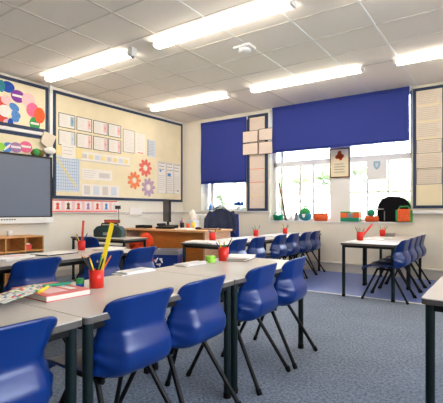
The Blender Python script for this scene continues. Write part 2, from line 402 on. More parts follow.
sheet_L(5.32, 5.55, 2.06, 2.43, 'pinkish white sheet with a red foot, between two tall sheets', 'paper', None, [(.2, .8, .03, .07, 'coral')]+lines(.2, .9, 8, seed=4)+[(.1, .9, .4, .8, 'pale_pink')][:0], group='tall sheets')
sheet_L(5.62, 5.83, 2.04, 2.36, 'pale blue grey sheet with a dark left edge, furthest of the upper sheets', 'paper_blue', None, [(0, .06, 0, 1, 'line_dark')]+lines(.1, .9, 10, 'line_grey', seed=8), group='tall sheets')
# long banner of capitals
m = sheet_L(4.12, 5.17, 1.80, 1.96, 'long pale banner of green and yellow patches under the worksheets', 'paper', None,
            [(.03+.12*k, .12+.12*k, .3, .75, ['line_pale', 'paper_yellow', 'paper_blue', 'green'][k % 4] if k % 4 != 3 else 'paper_yellow') for k in range(8)]+[(0, 1, 0, .12, 'line_pale')], name='banner', cat='banner')
# number square
dec = []
for k in range(11): dec += [(.06, .94, .06+.088*k, .068+.088*k, 'sky_blue'), (.06+.088*k, .067+.088*k, .06, .94, 'sky_blue')]
dec += [(.06+.088*k, .148+.088*k, .85-.088*k, .938-.088*k, 'paper_yellow') for k in range(9)]
sheet_L(3.665, 4.11, 1.30, 1.84, 'pale blue number square chart right of the screen', 'paper_blue', None, dec, name='chart', cat='chart')
sheet_L(3.78, 4.03, 1.815, 2.03, 'white sheet hanging over the top of the number square chart', 'paper', None, lines(.3, .8, 3, 'line_grey', seed=2), d=DB+.004)
sheet_L(4.04, 4.15, 1.83, 2.0, 'small yellow note beside the white sheet over the number chart', 'paper_yellow', d=DB+.002, name='note', cat='note')
sheet_L(3.66, 3.77, 1.86, 2.0, 'small yellow note at the near end of the number chart', 'paper_yellow', d=DB+.002, name='note', cat='note')
sheet_L(4.15, 4.77, 1.51, 1.69, 'white strip of printed words right of the number chart, upper one', 'paper', None, lines(.2, .8, 4, 'line_pale', .05, .5, .05)+[(.55, .9, .25, .7, 'line_pale'), (.08, .3, .3, .7, 'lilac')][:1], name='strip', cat='strip')
sheet_L(4.15, 4.92, 1.24, 1.44, 'white strip of printed pages right of the number chart, lower one', 'paper', None, [(.05+.24*k, .2+.24*k, .15, .85, 'paper_blue' if k % 2 else 'line_pale') for k in range(4)], name='strip', cat='strip')
for i, (a, b) in enumerate([(5.9, 6.13), (6.145, 6.36), (6.37, 6.57)]):
    sheet_L(a, b, 1.35, 1.97, ['first', 'second', 'third'][i]+' of the three tall pages next to the room corner, counting from the screen', 'paper', 'line_pale',
            lines(.1, .55, 8, 'line_pale', seed=i)+([(.15, .6, .55, .66, 'sky_blue')] if i == 1 else [(.2, .4, .68, .74, 'sky_blue')] if i == 0 else [(.5, .75, .08, .13, 'lilac')])+lines(.75, .95, 3, 'line_grey', seed=i), group='three tall pages')
# paper flowers
def flower(y, z, r, mm, label):
    m = MB()
    for k in range(9):
        a = 2*PI*k/9; c0 = Vector((0, math.cos(a)*r*.68, math.sin(a)*r*.68)); p = []
        for q in range(12):
            b = 2*PI*q/12; u = r*.36*math.cos(b); v = r*.21*math.sin(b)
            p.append((c0.y+u*math.cos(a)-v*math.sin(a), c0.z+u*math.sin(a)+v*math.cos(a)))
        m.prism(p, 'x', 0, .006, mm)
    o = m.build('paper_flower'); o.location = (LX+DB, y, z); tag(o, label, 'flower', 'paper flowers on the large board')
    d = MB().prism([(math.cos(2*PI*q/14)*r*.22, math.sin(2*PI*q/14)*r*.22) for q in range(14)], 'x', 0, .008, 'paper').build('centre', o)
flower(5.56, 1.81, .165, 'petal_red', 'red paper flower, topmost of the three on the board')
flower(5.28, 1.56, .16, 'petal_orange', 'orange paper flower, left of the purple one')
flower(5.64, 1.45, .175, 'petal_purple', 'purple paper flower, lowest of the three on the board')
# alphabet frieze
t = thing('alphabet_frieze', 'pink edged alphabet frieze under the large board', 'frieze', (LX, 3.62, .985))
MB().box((0, 0, 0), (.004, 1.27, .19), 'pale_pink').box((0, 0, 0), (.006, 1.27, .014), 'coral').box((0, 0, .176), (.006, 1.27, .19), 'coral').build('strip', t)
def txt(body, size, mm, loc, rot, parent, name='lettering', ext=.001, align='CENTER'):
    cu = bpy.data.curves.new(name, 'FONT'); cu.body = body; cu.size = size; cu.extrude = ext; cu.align_x = align
    tmp = bpy.data.objects.new(name, cu); C.objects.link(tmp); dg = bpy.context.evaluated_depsgraph_get()
    me = bpy.data.meshes.new_from_object(tmp.evaluated_get(dg)); bpy.data.objects.remove(tmp)
    me.materials.clear(); me.materials.append(M[mm])
    o = bpy.data.objects.new(name, me); C.objects.link(o); o.location = loc; o.rotation_euler = rot; o.parent = parent; return o
for k in range(7):
    card = MB().box((.004, .04+.185*k, .03), (.007, .17+.185*k, .165), 'paper').build('card', t)
    mm = ['coral', 'brown', 'coral', 'lilac', 'coral', 'sky_blue', 'pale_pink'][k]
    a = .105+.185*k
    MB().prism([(a-.04, .04), (a+.04, .04), (a+.025, .06), (a+.02, .1), (a+.03, .125), (a, .15), (a-.03, .125), (a-.02, .1), (a-.025, .06)], 'x', .007, .009, mm).build('picture', card)
sheet_L(5.16, 5.46, .93, 1.06, 'white crumpled sheet hanging on the dado rail', 'paper', d=.0295)
t = thing('power_socket', 'black plug and socket on the left wall with a hanging cable', 'socket', (LX, 4.88, 1.02))
MB().box((0, -.06, 0), (.012, .06, .09), 'white').build('plate', t, bevel=.003)
MB().box((.012, -.045, .015), (.06, .045, .075), 'black_plastic').build('plug', t, bevel=.006)
MB().tube([(.05, 0, .02), (.06, .0, -.08), (.045, .01, -.22), (.05, -.02, -.36)], .005, 'black_plastic', 6).build('cable', t)
t = thing('entry_phone', 'small black handset on the back wall above the radiator', 'phone', (-5.28, BY-.01, .84))
MB().box((-.035, -.04, 0), (.035, .01, .14), 'black_plastic').build('body', t, bevel=.008)
MB().box((-.02, -.055, .01), (.02, -.04, .13), 'black_plastic').build('handset', t, bevel=.006)

# paper balloons (ovals) with white name strips
def balloon(y, z, ry, rz, mm, label, tilt=0, strip=True, d=DB, group='paper balloons', stripm='paper'):
    m = MB(); n = 24; p = []
    for q in range(n):
        b = 2*PI*q/n; u = ry*math.cos(b); v = rz*math.sin(b)*(1.0 if math.sin(b) > 0 else 1.06)
        p.append((u*math.cos(tilt)-v*math.sin(tilt), u*math.sin(tilt)+v*math.cos(tilt)))
    m.prism(p, 'x', 0, .0014, mm)
    o = m.build('paper_balloon'); o.location = (LX+d, y, z); tag(o, label, 'decoration', group)
    if strip:
        MB().box((.0014, -ry*.8, -.012), (.002, ry*.8, .018), stripm, Matrix.Rotation(tilt, 4, 'X')).build('name_strip', o)
import itertools
def Lp(px, py, X=LX):   # photo measurement -> point on the left wall
    a = (px-221.5)/411; b = (211-py)/411; s, c0 = math.sin(math.radians(34.6)), math.cos(math.radians(34.6))
    dx, dy = -s+a*c0, c0+a*s; t = X/dx; return t*dy, 1+t*b
gd = 'paper balloons on the upper board'; gi = -1
for (px, py, ry, rz, mm, l, k, st) in [
    (7, 87, .095, .075, 'royal', 'dark blue paper balloon at the top of the ring', 0, 0), (0.5, 86, .05, .08, 'teal', 'teal paper balloon cut by the left edge of the photo', 0, 0),
    (17, 96.5, .10, .085, 'purple', 'deep purple paper balloon with a white top, upper part of the ring', .0, 1),
    (27.5, 100.5, .1, .1, 'pale_pink', 'pale pink paper balloon right of the deep purple one', -.3, 0), (31.5, 110, .09, .10, 'pink', 'bright pink paper balloon between the pale pink and orange ones', -.3, 0),
    (38.5, 115.5, .085, .11, 'orange', 'orange red paper balloon at the right of the ring', 0, 0), (34, 124, .08, .1, 'green', 'green paper balloon at the lower right of the ring', 0, 1),
    (13.5, 107.5, .075, .05, 'sky_blue', 'light blue oval inside the ring, topmost of the blue three', -.5, 0), (15, 115, .07, .05, 'sky_blue', 'light blue oval inside the ring, middle of the blue three', -.3, 0),
    (14.5, 119, .055, .045, 'sky_blue', 'light blue oval inside the ring, lowest of the blue three', 0, 0), (9.5, 123.5, .04, .07, 'royal', 'mid blue oval at the foot of the inner flower', 0, 0),
    (5, 100, .07, .06, 'pale_pink', 'pale pink oval at the top of the inner flower', .4, 0), (1.5, 102, .06, .07, 'coral', 'red oval at the top left of the inner flower', 0, 0),
    (2, 119.5, .07, .07, 'coral', 'red oval at the lower left of the inner flower', 0, 0), (6, 123.5, .05, .06, 'pale_pink', 'pink oval at the foot of the inner flower', 0, 0),
    (4, 111, .09, .08, 'paper', 'white centre disc of the inner flower', 0, 0)]:
    y, z = Lp(px, py); balloon(y, z, ry, rz, mm, l, k, st, DB+.0016*((gi := gi+1) % 6), gd)
g2 = 'paper balloons above the screen'
XS = LX+.15
for (px, py, ry, rz, mm, l) in [(0.5, 146.5, .05, .05, 'lime', 'lime paper balloon over the screen, cut by the left edge'), (6.5, 147.5, .08, .065, 'sky_blue', 'sky blue paper balloon with a white slash over the screen'),
    (15, 147.5, .085, .07, 'lilac', 'lilac paper balloon over the screen, left of the pink one'), (25, 147, .095, .08, 'pink', 'large pink paper balloon over the screen')]:
    y, z = Lp(px, py); balloon(y, z, ry, rz, mm, l, .0 if mm != 'sky_blue' else .7, mm != 'lime', DB+.002*random.randint(0, 3), g2)
y, z = Lp(35, 149)
o = MB().ellipsoid((0, 0, 0), (.045, .1, .06), 'olive', 14, 9, wob=.08).ellipsoid((.02, -.03, .01), (.035, .05, .05), 'green', 12, 8, wob=.08).build('soft_toy'); o.location = (LX+.06, y, 1.83)
tag(o, 'green and brown bundle sitting on top of the big screen', 'toy')
y, z = Lp(45, 140)
o = MB().prism([(-.12, -.05), (-.02, -.12), (.06, -.1), (.13, .06), (.04, .09), (-.06, .11)], 'x', 0, .03, 'paper_warm').build('paper_shape'); o.location = (LX+.06, y, z); tag(o, 'beige folded paper shape pinned between the boards', 'paper')
y, z = Lp(47, 151)
o = MB().ellipsoid((0, 0, 0), (.04, .1, .055), 'paper', 14, 9, wob=.07).build('crumpled_paper'); o.location = (LX+.065, y, z-.0); tag(o, 'white crumpled paper at the top right corner of the screen', 'paper')

# ------------------------------------------------------------------ big screen
t = thing('interactive_screen', 'large wall mounted screen in a black bezel with a white foot', 'screen', (LX, 2.86, 0))
DX = .09
y0, y1, z0, z1 = -.75, .715, .912, 1.79
MB().box((DX-.06, y0, z0-.06), (DX, y1, z1), 'bezel').build('casing', t, bevel=.006)
MB().box((0, -.3, z0+.2), (DX-.06, .4, z1-.2), 'black_metal').build('wall_mount', t)
b = MB(); e = .028
b.box((DX, y0, z1-e), (DX+.012, y1, z1), 'bezel').box((DX, y0, z0), (DX+.012, y0+e, z1-e), 'bezel').box((DX, y1-e, z0), (DX+.012, y1, z1-e), 'bezel').box((DX, y0, z0), (DX+.012, y1, z0+.016), 'bezel').build('bezel', t)
MB().box((DX, y0+e, z0+.016), (DX+.004, y1-e, z1-e), 'screen').build('display', t)
w_ = MB().box((DX-.07, y0, z0-.085), (DX+.03, y1+.01, z0), 'white_gloss').build('white_foot_bar', t, bevel=.006)
for k in range(9): MB().box((DX+.03, -.15+k*.035, z0-.035), (DX+.034, -.13+k*.035, z0-.02), 'black_plastic').build('button', w_)

# ------------------------------------------------------------------ notices on the back wall
t = thing('notice_board', 'tall narrow navy framed notice board between the two windows', 'board', (-3.80, BY, 1.0))
def navy_board(t, hw, H, bw, dd=.02, inner='paper_pink'):
    MB().box((-hw+bw, -dd, bw), (hw-bw, 0, H-bw), inner).build('panel', t)
    MB().box((-hw, -dd-.01, 0), (hw, 0, bw), 'border').box((-hw, -dd-.01, H-bw), (hw, 0, H), 'border').box((-hw, -dd-.01, bw), (-hw+bw, 0, H-bw), 'border').box((hw-bw, -dd-.01, bw), (hw, 0, H-bw), 'border').build('frame', t)
navy_board(t, .215, 1.80, .05)
gp = 'papers on the narrow notice board'
for k, (a, b, l) in enumerate([(2.47, 2.74, 'pale sheet in the top of the narrow notice board'), (1.05, 1.30, 'pinkish sheet at the foot of the narrow notice board'), (1.31, 1.54, 'striped sheet second from the foot of the narrow notice board'),
                    (1.55, 1.79, 'striped sheet in the middle of the narrow notice board'), (1.80, 2.06, 'sheet just under the four overlapping cards')]):
    sheet_B(-3.955, -3.645, a, b, l, 'paper_pink', None, lines(.12, .85, 5, 'line_pale', .08, .92, .015, k)+[(0, 1, .96, 1, 'orange' if k in (2, 3) else 'paper_yellow')], y=BY-.02, group=gp)
for k, (a, b, c0, c1) in enumerate([(-4.09, -3.755, 2.28, 2.50), (-3.745, -3.40, 2.29, 2.51), (-4.09, -3.755, 2.05, 2.272), (-3.745, -3.40, 2.04, 2.27)]):
    sheet_B(a, b, c0, c1, ['upper left', 'upper right', 'lower left', 'lower right'][k]+' of the four dark edged cards crossing the narrow notice board', 'paper_pink', 'line_dark', lines(.2, .75, 5, 'line_pale', .1, .9, .02, k), y=BY-.065, group='four crossing cards')
t = thing('notice_board', 'large navy framed notice board at the right edge of the photo', 'board', (-.915, BY, 1.04))
navy_board(t, .215, 1.78, .042, inner='board')
zz = [2.555, 2.315, 2.065, 1.845, 1.625, 1.39]
zt = [2.775, 2.55, 2.31, 2.055, 1.835, 1.615]
for k in range(6):
    sheet_B(-1.085, -.745, zz[k], zt[k], ['top sheet', 'second sheet', 'third sheet', 'fourth, dark edged sheet', 'fifth sheet', 'lowest sheet'][k]+' of writing on the large right notice board', 'paper_warm',
            'line_grey' if k in (3, 5) else None, lines(.15, .85, 7, 'line_grey', .08, .92, .012, k)+([(0, 1, 0, .03, 'paper_yellow')] if k < 3 else [(0, 1, 0, .035, 'brown')]), y=BY-.02, group='sheets on the right notice board')
# window pictures
t = thing('picture', 'framed cream certificate with an orange emblem on the window post', 'picture', (-2.295, BY+.15, 1.56))
MB().box((-.17, -.02, 0), (.17, 0, .50), 'brown').build('frame', t, bevel=.003)
MB().box((-.15, -.023, .02), (.15, -.02, .48), 'board').build('sheet', t)
m = MB()
for (a, b, r) in [(0, .37, .05), (-.04, .35, .035), (.045, .36, .035), (0, .42, .035), (.02, .32, .03)]:
    m.prism([(a+r*math.cos(2*PI*q/12), b+r*math.sin(2*PI*q/12)) for q in range(12)], 'y', -.026, -.023, 'orange')
for k in range(4): m.box((-.09, -.0245, .09+.045*k), (.09-.02*(k % 2), -.023, .1+.045*k), 'line_grey')
m.build('print', t)
t = thing('poster', 'white poster with a blue crest taped in the right window', 'poster', (-1.695, BY+.155, 1.5))
MB().box((-.15, -.004, 0), (.15, 0, .36), 'white').build('sheet', t)
m = MB().prism([(-.05, .30), (.05, .30), (.055, .24), (.035, .19), (0, .16), (-.035, .19), (-.055, .24)], 'y', -.006, -.004, 'jar_blue')
m.prism([(-.025, .275), (.025, .275), (.02, .22), (0, .195), (-.02, .22)], 'y', -.008, -.006, 'paper_blue'); m.build('crest', t)

# radiator under left window
t = thing('radiator', 'white column radiator under the left window', 'radiator', (-4.95, BY-.07, 0))
for k in range(9):
    m = MB().box((-.32+k*.075, -.07, .3), (-.275+k*.075, .03, .94), 'radiator'); m.build('column', t, bevel=.018)
MB().tube([(-.32, 0, .35), (.35, 0, .35)], .02, 'radiator').tube([(-.32, 0, .88), (.35, 0, .88)], .02, 'radiator').tube([(-.34, 0, 0), (-.34, 0, .35), (-.3, 0, .35)], .012, 'radiator').build('pipe', t)

# ------------------------------------------------------------------ windowsill things
SZ = .83
def Bx(px, Y=BY+.05):
    a = (px-221.5)/411; s, c0 = math.sin(math.radians(34.6)), math.cos(math.radians(34.6)); return Y*(-s+a*c0)/(c0+a*s)
t = thing('basket', 'small emerald green basket on the windowsill under the poles', 'basket', (Bx(278.5), BY+.04, SZ))
MB().lathe([(0, 0), (.085, 0), (.1, .08), (.105, .1), (.095, .1), (.08, .015), (0, .015)], 'emerald', n=18).build('bowl', t)
MB().tube([(-.09, 0, .09), (-.06, 0, .14), (0, 0, .155), (.06, 0, .14), (.09, 0, .09)], .007, 'emerald', 6).build('handle', t)
o = MB().tube([(-.14, .08, .68), (-.02, .02, .25), (.06, -.02, .0)], .014, 'brown', 8).build('wooden_pole'); o.location = (Bx(284), BY+.05, SZ); tag(o, 'brown wooden pole leaning against the window edge', 'pole', 'poles')
o = MB().tube([(-.02, .03, .33), (.05, .0, .02), (.085, -.02, .0)], [.016, .02, .02], 'trunk', 8).build('wooden_pole'); o.location = (Bx(284)-.01, BY+.03, SZ); tag(o, 'shorter grey brown stick beside the leaning wooden pole', 'pole', 'poles')
t = thing('cup', 'white mug on the windowsill between the poles and the green bag', 'cup', (Bx(291), BY+.06, SZ))
MB().lathe([(0, 0), (.035, 0), (.04, .09), (.035, .09), (.03, .01), (0, .01)], 'white', n=16).build('body', t)
MB().tube([(.038, 0, .07), (.06, 0, .06), (.06, 0, .03), (.037, 0, .02)], .005, 'white', 6).build('handle', t)
o = MB().box((-.03, -.03, 0), (.03, .03, .11), 'line_grey').lathe([(.0, .14), (.015, .14), (.015, .11)], 'black_plastic').build('bottle'); o.location = (Bx(296.5), BY+.06, SZ); tag(o, 'small grey bottle on the sill just left of the teal bag', 'bottle')
t = thing('bag', 'teal and green rounded bag with a top loop on the windowsill', 'bag', (Bx(305.5), BY+.04, SZ))
MB().ellipsoid((0, 0, .085), (.12, .07, .085), 'teal', 18, 12).build('body', t)
MB().ellipsoid((0, -.005, .15), (.095, .06, .07), 'green', 18, 10).build('flap', t)
MB().tube([(-.03, 0, .2), (-.025, 0, .25), (.025, 0, .25), (.03, 0, .2)], .012, 'green', 8).build('loop', t)
MB().prism([(-.03, .12), (.03, .12), (.02, .07), (0, .055), (-.02, .07)], 'y', -.078, -.06, 'paper').build('patch', t)
def pot(px, mm, label, rim, h=.12, r=.09, extra=None):
    t = thing('plant_pot', label, 'pot', (Bx(px), BY+.04, SZ), 0, 'pots on the windowsill')
    MB().lathe([(0, 0), (r*.95, 0), (r*1.1, h*.5), (r, h*.92), (r*.85, h*.92), (r*.8, h*.3), (0, h*.3)], mm, n=20, sy=.7).build('body', t)
    MB().lathe([(r*.86, h*.9), (r*1.05, h*.9), (r*1.05, h), (r*.86, h), (r*.86, h*.9)], rim, n=20, sy=.7).build('rim', t)
    return t
pot(321, 'orange', 'squat orange pot right of the teal bag', 'orange', .13, .115)
t = thing('box', 'orange and green striped open box on the windowsill under the certificate', 'box', (Bx(351), BY+.04, SZ))
MB().box((-.15, -.07, 0), (.15, .07, .06), 'emerald').build('base', t, bevel=.004)
MB().box((-.15, -.07, .06), (-.04, .07, .14), 'orange').box((.05, -.07, .06), (.15, .07, .14), 'orange').box((-.04, -.068, .06), (.05, .068, .135), 'line_grey').build('side', t, bevel=.003)
MB().box((-.15, -.072, .14), (.15, .07, .16), 'green').build('lid', t, bevel=.003)
t = pot(372, 'orange', 'orange pot with a green ball on it, left of the black backrest', 'orange', .09, .10)
o = MB().ellipsoid((0, 0, .0), (.058, .058, .06), 'emerald', 16, 10).build('ball'); o.location = (Bx(371.5), BY+.03, SZ+.14); tag(o, 'emerald green ball resting in the orange pot', 'ball')
t = thing('chair_back', 'black padded rounded chair back standing at the right of the windowsill', 'chair', (Bx(391), BY+.09, SZ))
pts = [(-.2, 0), (.26, 0), (.275, .12), (.275, .25), (.23, .34), (.12, .39), (-.02, .4), (-.13, .37), (-.2, .28), (-.215, .14)]
MB().prism(pts, 'y', -.05, .05, 'black_fabric').build('cushion', t, bevel=.035)
MB().tube([(-.24, -.07, .2), (-.1, -.075, .2)], .012, 'steel', 8).build('arm', t)
MB().tube([(-.09, -.07, .02), (-.09, -.07, .17)], .008, 'steel', 8).build('strut', t)
t = thing('satchel', 'orange panelled green satchel at the right end of the windowsill', 'bag', (Bx(405), BY-.0, SZ))
MB().box((-.12, -.045, 0), (.12, .045, .19), 'green').build('body', t, bevel=.02)
MB().box((-.085, -.055, .01), (.09, -.03, .2), 'orange').build('panel', t, bevel=.012)
MB().tube([(-.09, 0, .18), (-.06, 0, .235), (.05, 0, .24), (.09, 0, .18)], .012, 'green', 8).build('handle', t)
# blue flowers in pot on left sill
t = thing('vase', 'vase of blue flowers on the left windowsill right of the jacket', 'vase', (-4.23, BY+.02, 1.012))
MB().lathe([(0, 0), (.03, 0), (.045, .04), (.025, .07), (.03, .08)], 'paper_blue', n=14).build('body', t)
m = MB()
for k in range(14):
    a = k*2.4; r = .07*math.sqrt(k/14); m.ellipsoid((r*math.cos(a)*1.3, r*math.sin(a), .11+.05*random.random()), (.03, .03, .025), 'royal' if k % 3 else 'sky_blue', 8, 6)
m.build('flowers', t)
for k, (x, h, mm, l) in enumerate([(-5.03, .1, 'paper_blue', 'pale blue jar at the far left of the left windowsill'), (-4.93, .14, 'sky_blue', 'blue bottle on the left windowsill, beside the window bar'), (-4.84, .09, 'line_grey', 'grey jar on the left windowsill, near the jacket')]):
    o = MB().lathe([(0, 0), (.03, 0), (.032, h*.6), (.014, h*.8), (.014, h), (0, h)], mm, n=14).build('jar'); o.location = (x, BY+.05, 1.012); tag(o, l, 'jar', 'jars on the left windowsill')

# ------------------------------------------------------------------ chairs
def interp(tab, t):
    for (a, A), (b, B_) in zip(tab, tab[1:]):
        if t <= b:
            k = (t-a)/(b-a); k = k*k*(3-2*k); return A+(B_-A)*k
    return tab[-1][1]
prof = [Vector(p) for p in [(.215, .335), (.205, .362), (.17, .378), (.08, .374), (-.03, .368), (-.12, .366), (-.185, .374), (-.232, .400), (-.252, .440), (-.252, .478), (-.238, .512), (-.222, .545), (-.222, .58), (-.232, .63), (-.246, .685)]]
def prof_at(v):
    t = v*(len(prof)-1); i = min(int(t), len(prof)-2); f = t-i
    p0, p1, p2, p3 = prof[max(i-1, 0)], prof[i], prof[i+1], prof[min(i+2, len(prof)-1)]
    return .5*((2*p1)+(p2-p0)*f+(2*p0-5*p1+4*p2-p3)*f*f+(3*p1-p0-3*p2+p3)*f**3)
wtab = [(0, .165), (.1, .19), (.35, .195), (.5, .197), (.62, .192), (.72, .181), (.79, .171), (.86, .173), (1, .184)]
fwd_tab = [(0, 0), (.36, 0), (.5, .09), (.6, .135), (.7, .115), (.8, .085), (.9, .06), (1, .04)]
dz_tab = [(0, -.01), (.2, .012), (.38, .03), (.5, .055), (.6, .03), (.75, 0), (1, -.004)]
def shell(u, v):
    p = prof_at(v); s = 2*u-1; hw = interp(wtab, v)
    # rounded corners: super-ellipse pull at top and front
    if v > .955: hw *= 1-.07*((v-.955)/.045)**2
    e = max(0, (abs(s)-.58)/.42)**1.35
    y = p.x+interp(fwd_tab, v)*(e*.85+.15*s*s)
    z = p.y+interp(dz_tab, v)*e
    if v > .9: z -= .014*abs(s)**8*(v-.9)/.1
    return (s*hw, y, z)
def make_chair():
    t = thing('school_chair', '', 'chair')
    MB().grid(shell, 26, 48, 'chair_blue').build('shell', t, solid=.007, fix=False)
    MB().tube([(-.13, .06, .345), (-.13, -.12, .345)], .011, 'black_metal').tube([(.13, .06, .345), (.13, -.12, .345)], .011, 'black_metal').tube([(-.13, .03, .345), (.13, .03, .345)], .011, 'black_metal').tube([(-.13, -.08, .345), (.13, -.08, .345)], .011, 'black_metal').build('seat_frame', t)
    for sx in (-1, 1):
        for (ya, yb) in ((.05, .205), (-.08, -.285)):
            l = MB().tube([(sx*.13, ya, .348), (sx*.137, ya+(yb-ya)*.12, .31), (sx*.193, yb-(yb-ya)*.05, .02)], .0115, 'black_metal').build('leg', t)
            MB().tube([(sx*.192, yb-(yb-ya)*.07, .03), (sx*.196, yb, 0.001)], .0145, 'rubber').build('rubber_foot', l)
    return t
proto = make_chair(); used = False
def chair(x, y, rz, label, group):
    global used
    o = proto if not used else copy_tree(proto); used = True
    o.location = (x, y, 0); o.rotation_euler = (0, 0, rz); o['label'] = label; o['category'] = 'chair'; o['group'] = group
    o.name = 'school_chair'
G1 = 'blue chairs along the foreground table row'
for (x, y, r, l) in [(-1.37, .60, 88, 'nearest blue chair, cut off by the bottom left corner of the photo'), (-1.385, 1.17, 89, 'large blue chair in the foreground, second from the left bottom corner'),
                     (-1.385, 1.57, 91, 'blue chair in the middle of the foreground row, third from the bottom left corner'), (-1.385, 2.14, 92, 'blue chair fourth along the foreground row, next to the table junction legs'),
                     (-1.385, 2.59, 93, 'blue chair at the far end of the foreground table row')]: chair(x, y, math.radians(r), l, G1)
G2 = 'blue chairs at the second table row'
for (x, y, r, l) in [(-2.80, 1.58, 92, 'blue chair at the second row behind the red book'), (-2.80, 2.16, 92, 'blue chair at the second row behind the foreground pencil pot'), (-2.82, 2.57, 94, 'blue chair at the second row left of the recycling bin')]: chair(x, y, math.radians(r), l, G2)
G3 = 'blue chairs along the far middle table row'
for k, (y, l) in enumerate([(3.98, 'blue chair nearest the camera in the far middle row, behind the stack of books'), (4.42, 'second blue chair of the far middle row'), (5.03, 'third blue chair of the far middle row, after the gap'),
                   (5.45, 'fourth blue chair of the far middle row'), (5.90, 'fifth blue chair of the far middle row'), (6.28, 'last blue chair of the far middle row, against the back wall')]): chair(-2.70, y, math.radians(93), l, G3)
G4 = 'blue chairs at the right hand table'
for k, (y, l) in enumerate([(4.95, 'side-on blue chair with its seat showing, nearest at the right hand table'), (5.34, 'second blue chair at the right hand table'), (5.70, 'third blue chair at the right hand table'), (6.06, 'furthest blue chair at the right hand table, by the back wall')]): chair(-1.13, y, math.radians(88), l, G4)
chair(-4.30, 3.44, math.radians(8), 'blue chair in front of the radio table on the left', 'lone chairs')

# ------------------------------------------------------------------ tables
TZ = .63
def table(x0, x1, y0, y1, label, group, first=[]):
    t = thing('classroom_table', label, 'table', ((x0+x1)/2, (y0+y1)/2, 0), 0, group); hx, hy = (x1-x0)/2, (y1-y0)/2
    rc = .022; oc = []
    for (qx, qy, a0) in ((1, 1, 0), (-1, 1, PI/2), (-1, -1, PI), (1, -1, 1.5*PI)):
        for k in range(6): a_ = a0+PI/2*k/5; oc.append((qx*(hx-rc)+rc*math.cos(a_), qy*(hy-rc)+rc*math.sin(a_)))
    MB().prism(oc, 'z', TZ-.004, TZ, 'laminate').build('tabletop', t)
    MB().prism(oc, 'z', TZ-.026, TZ-.004, 'laminate_edge').build('edge_band', t)
    a, b = hx-.032, hy-.032
    f = MB()
    for (p, q) in (((-a, -b), (a, -b)), ((a, -b), (a, b)), ((a, b), (-a, b)), ((-a, b), (-a, -b))):
        f.box((min(p[0], q[0])-.012, min(p[1], q[1])-.012, TZ-.055), (max(p[0], q[0])+.012, max(p[1], q[1])+.012, TZ-.026), 'black_metal')
    f.build('frame', t, bevel=.003)
    for sx in (-1, 1):
        for sy in (-1, 1):
            l = MB().tube([(sx*a, sy*b, TZ-.028), (sx*a, sy*b, .012)], .019, 'dark_metal', 14).build('leg', t)
            MB().tube([(sx*a, sy*b, .03), (sx*a, sy*b, 0)], .021, 'rubber', 14).build('foot', l)
GT = 'foreground table row'
XR = -1.195; XLm = XR-.66
table(XLm, XR, -.17, .90, 'grey topped table nearest the camera under the red book', GT)
table(XLm, XR, .905, 1.865, 'grey topped middle table of the foreground row holding the pot with the yellow ruler', GT)
table(XLm, XR, 1.87, 2.83, 'grey topped table at the far end of the foreground row holding the lime pot', GT)
table(-3.43, -2.77, .65, 1.71, 'near table of the second row with loose papers, at the left edge', 'second table row')
table(-3.43, -2.77, 1.715, 2.78, 'far table of the second row, under the red pot with a tall red stick', 'second table row')
table(-3.12, -2.52, 3.68, 4.65, 'table in front of the teacher desk, nearest of the far middle row', 'far middle table row')
table(-3.12, -2.52, 4.655, 5.625, 'middle table of the far middle row', 'far middle table row')
table(-3.12, -2.52, 5.63, 6.6, 'table of the far middle row against the back wall', 'far middle table row')
table(-1.59, -.98, 4.75, 5.66, 'grey table on the right with the red pots, nearer half', 'right hand tables')
table(-1.59, -.98, 5.665, 6.56, 'grey table on the right against the back wall, farther half', 'right hand tables')
table(-.295, .365, 1.92, 3.0, 'grey table cut off by the right edge of the photo', 'right edge table')
table(-5.22, -4.08, 3.68, 4.12, 'side table on the left carrying the radio', 'side table')

# ------------------------------------------------------------------ table items
def ZP(px, py, z=TZ):
    a = (px-221.5)/411; b = (211-py)/411; s, c0 = math.sin(math.radians(34.6)), math.cos(math.radians(34.6))
    t = (z-1)/b; return t*(-s+a*c0), t*(c0+a*s)
def pencil_pot(px, py, label, r=.04, h=.1, pens=6, ruler=None, stick=None, seed=1, z=TZ, leanmul=1):
    x, y = ZP(px, py, z); rnd = random.Random(seed)
    t = thing('pencil_pot', label, 'pot', (x, y, z), 0, 'red pencil pots')
    MB().lathe([(0, 0), (r*.92, 0), (r, h), (r*.92, h), (r*.85, .006), (0, .006)], 'red_plastic', n=24).build('cup', t)
    for k in range(pens):
        a = 2*PI*k/pens+rnd.uniform(-.3, .3); L = rnd.uniform(.135, .175); mm = rnd.choice(['yellow', 'green', 'black_plastic', 'royal', 'orange', 'graphite', 'black_plastic'])
        p0 = Vector((-.4*r*math.cos(a), -.4*r*math.sin(a), .01)); p1 = Vector((r*.85*math.cos(a), r*.85*math.sin(a), h)); d = (p1-p0).normalized()
        q = p0+d*L
        o = MB().tube([p0, q], .0042, mm, 6).tube([q, q+d*.012], [.0042, .001], 'wood' if mm != 'graphite' else 'black_plastic', 6).build('pencil')
        o.location = (x, y, z); tag(o, {'yellow': 'yellow', 'green': 'green', 'black_plastic': 'black', 'royal': 'blue', 'orange': 'orange', 'graphite': 'dark grey', 'wood': 'bare wood'}[mm]+' pencil in the '+label.split(',')[0], 'pencil', 'pencils in the '+label)
    return x, y
x, y = pencil_pot(96.5, 287.5, 'red pot beside the yellow ruler', .036, .088, 9, seed=3)
